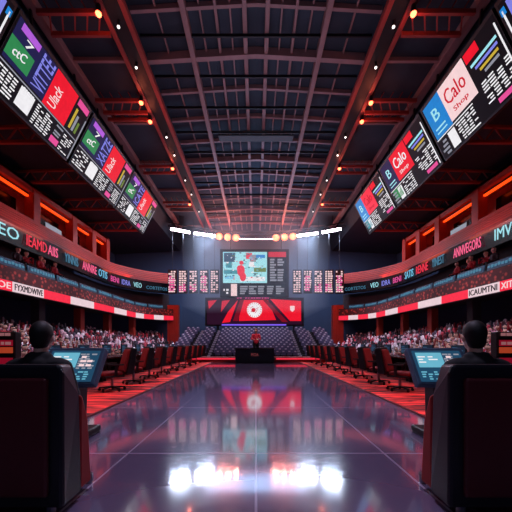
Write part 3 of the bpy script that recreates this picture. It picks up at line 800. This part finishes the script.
t = thing('stage_screen', 'wide dark and red stage screen with a round white emblem', 'screen', (0, Y, fz(326)))
R(Y + .4, 205, 304, 297.5, 326, .35).build('casing', M['darksteel'], t, .02)
R(Y + .02, 207, 302, 299, 324.5, .03).build('screen', emit('maroon screen', (40, 10, 34), 1), t)
def shard(pts, c, name='red_shape', d=.03):
    mb = MB(); mb.prism([(fx(a), fz(b)) for a, b in pts], Y - d, Y - d + .03); mb.build(name, C[c], t)
shard([(208, 301), (217, 300), (209, 309)], 'crimson'); shard([(222, 301), (230, 300), (221, 312)], 'crimson')
shard([(238, 300), (230, 322), (222, 323), (228, 312)], 'red'); shard([(240, 300), (268, 300), (276, 320), (239, 321)], 'red')
shard([(270, 299), (301, 301), (301, 321), (290, 321)], 'red'); shard([(262, 299), (266, 299), (288, 322), (282, 322)], 'deepred', d=.05)
shard([(240, 300), (244, 300), (238, 321), (233, 321)], 'deepred', d=.05)
yy = Y - .1; cx, cz, rr = fx(254.5), fz(310), 7.6 * Y / F
mb = MB(); mb.tube((cx, yy, cz), (cx, yy + .04, cz), rr, rr, 40); mb.build('emblem', C['white'], t)
mb = MB()
for k in range(20):
    a = 2 * math.pi * k / 20; mb.bar((cx + rr * .8 * math.cos(a), yy - .02, cz + rr * .8 * math.sin(a)), (cx + rr * .98 * math.cos(a), yy - .02, cz + rr * .98 * math.sin(a)), .03, .05)
mb.build('emblem_rim', C['crimson'], t)
mb = MB(); mb.tube((cx - .1, yy - .03, cz - .02), (cx - .1, yy, cz - .02), .2, .2, 16); mb.bar((cx - .35, yy - .02, cz - .2), (cx + .38, yy - .02, cz + .22), .12, .04); mb.bar((cx + .05, yy - .02, cz - .3), (cx + .3, yy - .02, cz + .05), .1, .04)
mb.bar((cx - .4, yy - .02, cz + .15), (cx - .15, yy - .02, cz + .34), .08, .04)
mb.build('emblem_mark', C['crimson'], t)
mb = MB(); mb.prism([(fx(290), fz(306)), (fx(294.5), fz(306)), (fx(294.5), fz(310)), (fx(292.3), fz(312)), (fx(290), fz(310))], Y - .08, Y - .03); mb.build('badge', C['pinkwhite'], t)
R(Y - .1, 222, 286, 324.3, 325.6, .1).build('light_bar', C['violet'], t)
mb = MB()
for x in (-3.6, 3.6): mb.box(x - .12, x + .12, Y + .1, Y + .34, -.55, fz(325))
mb.build('support', M['darksteel'], t)
dashes(Y + .02, 237, 270, 297.6, 299, 1, 12, 'magenta')
# hanging columns of figures on both sides of the scoreboard
for s in (-1, 1):
    for i in range(5):
        x0 = 168.5 + 10.6 * i; x1 = x0 + 7.5
        if s > 0: x0, x1 = 512 - x1, 512 - x0
        t = thing('figure_board', 'narrow hanging board of pink and white figures, %s %s of the scoreboard' % (['fifth', 'fourth', 'third', 'second', 'first'][i], SIDE[s]), 'display', ((fx(x0) + fx(x1)) / 2, Y, fz(293)), group='boards of figures beside the scoreboard')
        R(Y + .15, x0 - .7, x1 + .7, 269.5, 293.5, .12).build('casing', M['darksteel'], t)
        dashes(Y + .03, x0, x1, 271, 293, 10, 3, 'pinkwhite')
        if i in (0, 3): dashes(Y, x0 + 1, x1 - 1, 276, 292, 6, 2, 'magenta')
        elif i in (1, 2): dashes(Y, x0, x1, 284, 292, 4, 2, 'magenta')
        mb = MB(); mb.tube(((fx(x0) + fx(x1)) / 2, Y + .1, fz(269.5)), ((fx(x0) + fx(x1)) / 2, Y + .1, 13.2), .02); mb.build('hanger', M['darksteel'], t)

# ------------------------------------------------------------------ curved light ring
RC, RR, RZ = 16.1, 13.9, 11.75
def rp(px):                            # a point of the arc seen in column px
    k = (px - 256) / F; lo, hi = -1.2, 1.2
    for _ in range(50):
        m_ = (lo + hi) / 2
        if RR * math.sin(m_) / (RC + RR * math.cos(m_)) < k: lo = m_
        else: hi = m_
    return lo
def arcp(a, dr=0, dz=0): return V(((RR + dr) * math.sin(a), RC + (RR + dr) * math.cos(a), RZ + dz))
t = thing('ring_truss', 'curved dark truss carrying the bright lights above the scoreboard', 'truss', (0, RC + RR, RZ))
for dz in (.25, .6):
    mb = MB(); a0, a1 = rp(168), rp(344)
    for k in range(24): mb.tube(arcp(a0 + (a1 - a0) * k / 24, .1, dz), arcp(a0 + (a1 - a0) * (k + 1) / 24, .1, dz), .06, n=8)
    mb.build('chord', M['darksteel'], t)
mb = MB()
for k in range(24): mb.bar(arcp(a0 + (a1 - a0) * k / 24, .1, .25), arcp(a0 + (a1 - a0) * (k + 1) / 24, .1, .6), .04)
mb.build('lattice', M['darksteel'], t)
mb = MB()
for px in (180, 215, 297, 332): a = rp(px); mb.tube(arcp(a, .1, .6), arcp(a, .1, 1.6 if abs(px - 256) < 60 else 1.5), .03)
mb.build('hanger', M['darksteel'], t)
bars = [(171, 190, 'outer'), (194, 215, 'inner')]
for s in (-1, 1):
    for x0, x1, nm in bars:
        a0, a1 = rp(x0), rp(x1)
        if s > 0: a0, a1 = -a1, -a0
        l = thing('light_bar', 'blazing white light bar on the curved truss, %s one on the %s' % (nm, SIDE[s]), 'lamp', arcp((a0 + a1) / 2), group='white bars on the curved truss')
        mb = MB(); mb.bar(arcp(a0, .05, .12), arcp(a1, .05, .12), .24, .1); mb.build('housing', M['darksteel'], l)
        mb = MB(); mb.tube(arcp(a0), arcp(a1), .13, .13); mb.build('tube', C['hotwhite'], l)
        am = (a0 + a1) / 2; L = bpy.data.lights.new('bar light', 'AREA'); L.shape = 'RECTANGLE'; L.size = 1.6; L.size_y = .25; L.energy = 520; L.color = (.6, .74, 1)
        lo = bpy.data.objects.new('bar_light', L); COL.objects.link(lo); lo.location = arcp(am, -.05, -.22); lo.rotation_euler = (0, 0, -am)
    for i, px in enumerate((219, 227.5, 236)):
        a = rp(px) * (-s if s > 0 else 1) if s < 0 else -rp(px)
        l = thing('stage_lamp', 'glowing orange stage lamp on the curved truss, %s from the %s bars' % (ORD[i], SIDE[s]), 'lamp', arcp(a, 0, -.1), group='orange lamps on the curved truss')
        mb = MB(); mb.tube(arcp(a, .3, .1), arcp(a, 0, -.02), .2, .26, 16); mb.build('housing', M['darksteel'], l)
        mb = MB(); mb.ball(arcp(a, -.05, -.03), .34, (1, .5, 1)); mb.build('lens', C['hotorange'], l, smooth=True)
        L = bpy.data.lights.new('orange lamp', 'POINT'); L.energy = 190; L.color = (1, .3, .22); L.shadow_soft_size = .1
        lo = bpy.data.objects.new('orange_lamp_light', L); COL.objects.link(lo); lo.location = arcp(a, -.5, -.1)
a0, a1 = rp(239), rp(273)
l = thing('light_bar', 'thin pink white light bar at the middle of the curved truss', 'lamp', arcp(0, 0, -.1))
mb = MB()
for k in range(6): mb.tube(arcp(a0 + (a1 - a0) * k / 6, 0, -.12), arcp(a0 + (a1 - a0) * (k + 1) / 6, 0, -.12), .05)
mb.build('tube', C['hotpink'], l)
mb = MB()
for k in range(6): mb.tube(arcp(a0 + (a1 - a0) * k / 6, .05, .0), arcp(a0 + (a1 - a0) * (k + 1) / 6, .05, .0), .05)
mb.build('housing', M['darksteel'], l)

# ------------------------------------------------------------------ rows of swivel chairs, desks and monitors
def swivel_chair(label):
    """faces -y"""
    t = thing('swivel_chair', label, 'chair')
    MB().box(-.25, .25, -.3, .2, .4, .5).build('seat', M['chairred'], t, .035)
    MB().box(-.27, .27, -.26, .24, .36, .4).build('seat_pan', M['black'], t, .015)
    mb = MB(); mb.prism_x([(.2, .5), (.36, 1.06), (.42, 1.06), (.29, .46)], -.23, .23); mb.build('backrest', M['chairred'], t, .03)
    mb = MB(); mb.prism_x([(.27, .4), (.41, 1.12), (.56, 1.09), (.47, .42)], -.28, .28); mb.build('back_shell', M['black'], t, .03)
    for s in (-1, 1):
        mb = MB(); mb.box(s * .3 - .03, s * .3 + .03, -.18, .2, .66, .7); mb.box(s * .3 - .02, s * .3 + .02, -.02, .05, .38, .66); mb.build('armrest', M['black'], t, .01)
    mb = MB(); mb.tube((0, 0, .1), (0, 0, .37), .035); mb.build('post', M['chrome'], t, smooth=False)
    mb = MB()
    for k in range(5):
        a = 2 * math.pi * k / 5 + .3; mb.bar((0, 0, .11), (.32 * math.cos(a), .32 * math.sin(a), .08), .05, .035)
    mb.build('star_base', M['black'], t)
    for k in range(5):
        a = 2 * math.pi * k / 5 + .3; x, y = .31 * math.cos(a), .31 * math.sin(a)
        mb = MB(); mb.tube((x - .02, y, .035), (x + .02, y, .035), .035, n=12); mb.build('caster', M['black'], t)
    return t
def press_desk(label):
    """long side along y, chair on the +x side"""
    t = thing('press_desk', label, 'desk')
    MB().box(-.3, .3, -.64, .64, .72, .76).build('desktop', M['blackgloss'], t, .008)
    MB().box(-.29, -.25, -.62, .62, .1, .72).build('front_panel', M['black'], t)
    for y in (-.6, .56): MB().box(-.25, .26, y, y + .04, 0, .72).build('leg', M['black'], t)
    return t
def desk_monitor(label):
    """screen faces +x"""
    t = thing('monitor', label, 'monitor')
    MB().box(-.08, .08, -.12, .12, 0, .015).build('base', M['black'], t)
    MB().box(-.05, -.02, -.03, .03, .015, .16).build('stand', M['black'], t)
    MB().box(-.03, .01, -.27, .27, .1, .42).build('casing', M['black'], t, .008)
    MB().box(.01, .014, -.25, .25, .12, .4).build('screen', C['mondim'], t)
    mb = MB()
    for i in range(4): mb.box(.014, .018, -.22, -.22 + .1 * (i % 3 + 2), .15 + .06 * i, .175 + .06 * i)
    mb.build('text_lines', C['raillight'], t)
    return t
chair0 = desk0 = mon0 = None
for s in (-1, 1):
    for i in range(9):
        y = 7.75 + 1.36 * i; p = ORD[i]
        # the chair turns its seat outwards, its back to the polished floor
        rz = -math.radians(48) if s < 0 else math.radians(48)
        lab = 'red and black swivel chair, %s from the camera in the %s row' % (p, SIDE[s])
        if chair0 is None: chair0 = swivel_chair(lab); c = chair0; tag(c, group='red swivel chairs beside the polished floor')
        else: c = dup(chair0, (0, 0, 0), 0, lab)
        c.location = (s * 3.72, y, .02); c.rotation_euler.z = rz + random.uniform(-.06, .06)
        lab = 'black press desk on the carpet, %s from the camera in the %s row' % (p, SIDE[s])
        if desk0 is None: desk0 = press_desk(lab); d = desk0; tag(d, group='black press desks')
        else: d = dup(desk0, (0, 0, 0), 0, lab)
        d.location = (s * 5.1, y - .2, .02); d.rotation_euler.z = 0 if s < 0 else math.pi
        lab = 'black desktop monitor on the %s press desk of the %s row' % (p, SIDE[s])
        if mon0 is None: mon0 = desk_monitor(lab); m = mon0; tag(m, group='monitors on the press desks')
        else: m = dup(mon0, (0, 0, 0), 0, lab)
        m.location = (s * 5.1, y - .2, .78); m.rotation_euler.z = (0 if s < 0 else math.pi)

# ------------------------------------------------------------------ foreground armchairs, consoles and totems
def armchair(s):
    t = thing('armchair', 'big black armchair with a dark red back panel, at the %s front' % SIDE[s], 'armchair', (s * 1.95, 2.4, 0))
    c = s * 1.95
    rear = [(.565, .06), (.565, 1.05), (.54, 1.1), (-.54, 1.1), (-.565, 1.05), (-.565, .06)]
    front = [(.55, .06), (.53, .82), (.46, 1.08), (-.46, 1.08), (-.53, .82), (-.55, .06)]
    mb = MB(); n = 6
    mb.poly([(c + x, 2.15, z) for x, z in rear] + [(c + x, 2.42, z) for x, z in front], [tuple(range(n)), tuple(range(n, 2 * n))[::-1]] + [(i, n + i, n + (i + 1) % n, (i + 1) % n) for i in range(n)])
    mb.build('back_frame', M['boothblack'], t, .025)
    MB().box(c - .47, c + .47, 2.115, 2.16, .15, 1.0).build('back_panel', M['boothred'], t, .02)
    MB().box(c - .36, c + .36, 2.42, 2.84, .34, .5).build('seat_cushion', M['armred'], t, .04)
    MB().box(c - .38, c + .38, 2.42, 2.82, .08, .34).build('seat_base', M['boothblack'], t, .02)
    for q in (-1, 1):
        x0, x1 = sorted((c + q * .38, c + q * .53))
        mb = MB(); mb.prism_x([(2.42, .06), (2.42, .84), (2.47, .82), (2.55, .6), (2.6, .06)], x0, x1); mb.build('arm', M['armred'], t, .025)
    for qx in (-.45, .45):
        for y in (2.2, 2.7):
            mb = MB(); mb.tube((c + qx, y, 0), (c + qx, y, .08), .03); mb.build('foot', M['chrome'], t)
    return t
def console(s):
    t = thing('touch_console', 'tilted console with a glowing blue screen in front of the %s seated person' % SIDE[s], 'console', (s * 2.32, 3.9, 0))
    xi, xo = s * 1.99, s * 2.72
    # slanted face from a low near edge to a high far edge
    o = V((min(xi, xo), 3.68, .74)); U = V((abs(xo - xi), 0, 0)); Vv = V((0, .3, .45)); n = U.cross(Vv)
    f = Face(o, U, Vv, n)
    mb = MB(); f.rect(mb, 0, 1, 0, 1, -.1, .1); mb.build('housing', M['slate'], t, .015)
    mb = MB(); f.rect(mb, .07, .93, .07, .9, 0, .006); scr = mb.build('screen', C['consoleblue'], t)
    mb = MB(); f.rect(mb, .12, .58, .44, .84, .006, .004); mb.build('window_pane', C['consolecyan'], scr)
    mb = MB(); lines(f, mb, .6, .9, .4, .84, 7, random.Random(3), .55, 3, .006, .004); mb.build('icons', C['grey'], scr)
    mb = MB(); lines(f, mb, .12, .88, .12, .36, 4, random.Random(8), .5, 7, .006, .004); mb.build('text_lines', C['consolecyan'], scr)
    mb = MB(); lines(f, mb, .14, .5, .56, .78, 3, random.Random(9), .4, 2, .01, .004); mb.build('text_lines', C['white'], scr)
    mb = MB(); lines(f, mb, .64, .88, .46, .8, 3, random.Random(10), .5, 2, .012, .004); mb.build('icons', C['pinkwhite'], scr)
    mb = MB(); c = s * 2.45; mb.prism_x([(3.86, .1), (3.9, .84), (4.02, 1.0), (4.14, .98), (4.1, .1)], c - .14, c + .14); mb.build('pedestal', M['black'], t, .02)
    MB().box(c - .26, c + .26, 3.74, 4.26, 0, .1).build('base', M['black'], t, .03)
    return t
def totem(s):
    t = thing('advert_totem', 'low lit advert totem with orange red bands at the %s edge' % SIDE[s], 'sign', (s * 4.5, 5.1, 0))
    x0, x1 = sorted((s * 4.06, s * 5.0))
    MB().box(x0, x1, 5.06, 5.2, .0, 1.44).build('casing', M['black'], t, .015)
    def b(z0, z1, col, nm): MB().box(x0 + .04, x1 - .04, 5.04, 5.06, z0, z1).build(nm, C[col], t)
    b(1.2, 1.3, 'deepred', 'band'); b(1.08, 1.18, 'ember', 'band'); b(.5, 1.0, 'deepred', 'band')
    mb = MB(); r2 = random.Random(12)
    for z in (1.37, 1.22):
        x = x0 + .06
        while x < x1 - .12:
            w = r2.uniform(.04, .1); mb.box(x, x + w, 5.03, 5.05, z, z + .05); x += w + .025
    mb.build('text_lines', C['tan'], t)
for s in (-1, 1): armchair(s); console(s); totem(s)

# ------------------------------------------------------------------ haze below the light ring
m = bpy.data.materials.new('stage haze'); m.use_nodes = True; nt = m.node_tree; nt.nodes.clear()
out = nt.nodes.new('ShaderNodeOutputMaterial'); vs = nt.nodes.new('ShaderNodeVolumeScatter')
vs.inputs['Color'].default_value = (.7, .84, 1, 1); vs.inputs['Density'].default_value = .024; vs.inputs['Anisotropy'].default_value = .2
nt.links.new(vs.outputs['Volume'], out.inputs['Volume'])
o = MB().box(-5.6, 5.6, 22.5, 33.8, 4.0, 12.7).build('haze', m); tag(o, 'thin blue haze hanging around the lights over the end stand', 'haze', None, 'stuff')

# ------------------------------------------------------------------ lights
def area(name, loc, target, sx, sy, e, col, spread=None):
    L = bpy.data.lights.new(name, 'AREA'); L.shape = 'RECTANGLE'; L.size = sx; L.size_y = sy; L.energy = e; L.color = col
    if spread: L.spread = math.radians(spread)
    o = bpy.data.objects.new(name, L); COL.objects.link(o); o.location = loc
    o.rotation_euler = (V(target) - V(loc)).to_track_quat('-Z', 'Y').to_euler(); return o
def spot(name, loc, target, e, col, deg=50, blend=.6, size=.1):
    L = bpy.data.lights.new(name, 'SPOT'); L.energy = e; L.color = col; L.spot_size = math.radians(deg); L.spot_blend = blend; L.shadow_soft_size = size
    o = bpy.data.objects.new(name, L); COL.objects.link(o); o.location = loc
    o.rotation_euler = (V(target) - V(loc)).to_track_quat('-Z', 'Y').to_euler(); return o
for s in (-1, 1):
    for y in (6, 9, 12, 15, 18):
        spot('carpet_spot', (s * 4.75, y - 3, 12.4), (s * 3.25, y + .3, 0), 4600, (1, .42, .38), 15)
    for y in (9, 14, 19, 24):
        p = path(9.6, y, s)
        spot('stand_spot', (s * 3.6, y - 2, 12.4), (s * 8.8, y, .8), 3300, (.86, .82, 1), 36)
        area('suite_light', (s * 11.3, y + 2, 7.2), (s * 13, y + 2, 8.4), 3, .3, 20, (1, .12, .05))
        area('fascia_light', (s * 9.0, y, 4.9), (s * 10.2, y, 3.9), 4, .2, 10, (1, .25, .25))
    area('end_tier_light', (s * 8.5, 24, 8.4), (s * 10.5, 29, 7.6), 1, .3, 80, (1, .1, .06))
    spot('end_fin_light', (s * 6.5, 24, 6), (s * 8, 28, 3), 200, (1, .2, .1), 60)
spot('stage_key', (0, 14, 12.6), (0, 19.85, 1.8), 3000, (1, .8, .85), 12)
spot('end_stand_wash', (-3, 20, 12.6), (-3, 25, 2), 1500, (.72, .74, 1), 60, size=.6)
spot('end_stand_wash', (3, 20, 12.6), (3, 25, 2), 1500, (.72, .74, 1), 60, size=.6)
for y in (4, 9, 14):
    spot('floor_wash', (0, y + 2, 12.9), (0, y, 0), 2600, (.78, .68, 1), 46, size=.9)
area('roof_wash', (0, 24, 10.0), (0, 20, 13.6), 8, 3, 280, (.42, .6, 1))
area('roof_wash_front', (0, 12, 9), (0, 12, 13.6), 6, 10, 95, (.8, .74, 1))
area('rear_fill', (0, -2.5, 6), (0, 3, .8), 5, 2, 40, (.6, .65, 1))
w = bpy.data.worlds.new('World'); SC.world = w; w.use_nodes = True
w.node_tree.nodes['Background'].inputs['Color'].default_value = (.02, .025, .05, 1); w.node_tree.nodes['Background'].inputs['Strength'].default_value = .3

# ------------------------------------------------------------------ camera
cam = bpy.data.cameras.new('Camera'); co = bpy.data.objects.new('Camera', cam); COL.objects.link(co)
co.location = (0, 0, EYE); co.rotation_euler = (math.pi / 2, 0, 0)
cam.sensor_width = 36; cam.lens = 36 * F / 512; cam.shift_y = (343 - 256) / 512; cam.clip_start = .05; cam.clip_end = 200
SC.camera = co
SC.view_settings.view_transform = 'Standard'; SC.view_settings.look = 'None'; SC.view_settings.gamma = 1; SC.view_settings.use_curve_mapping = False
SC.view_settings.exposure = 0
SC.cycles.max_bounces = 6; SC.cycles.use_denoising = True; SC.cycles.volume_bounces = 0
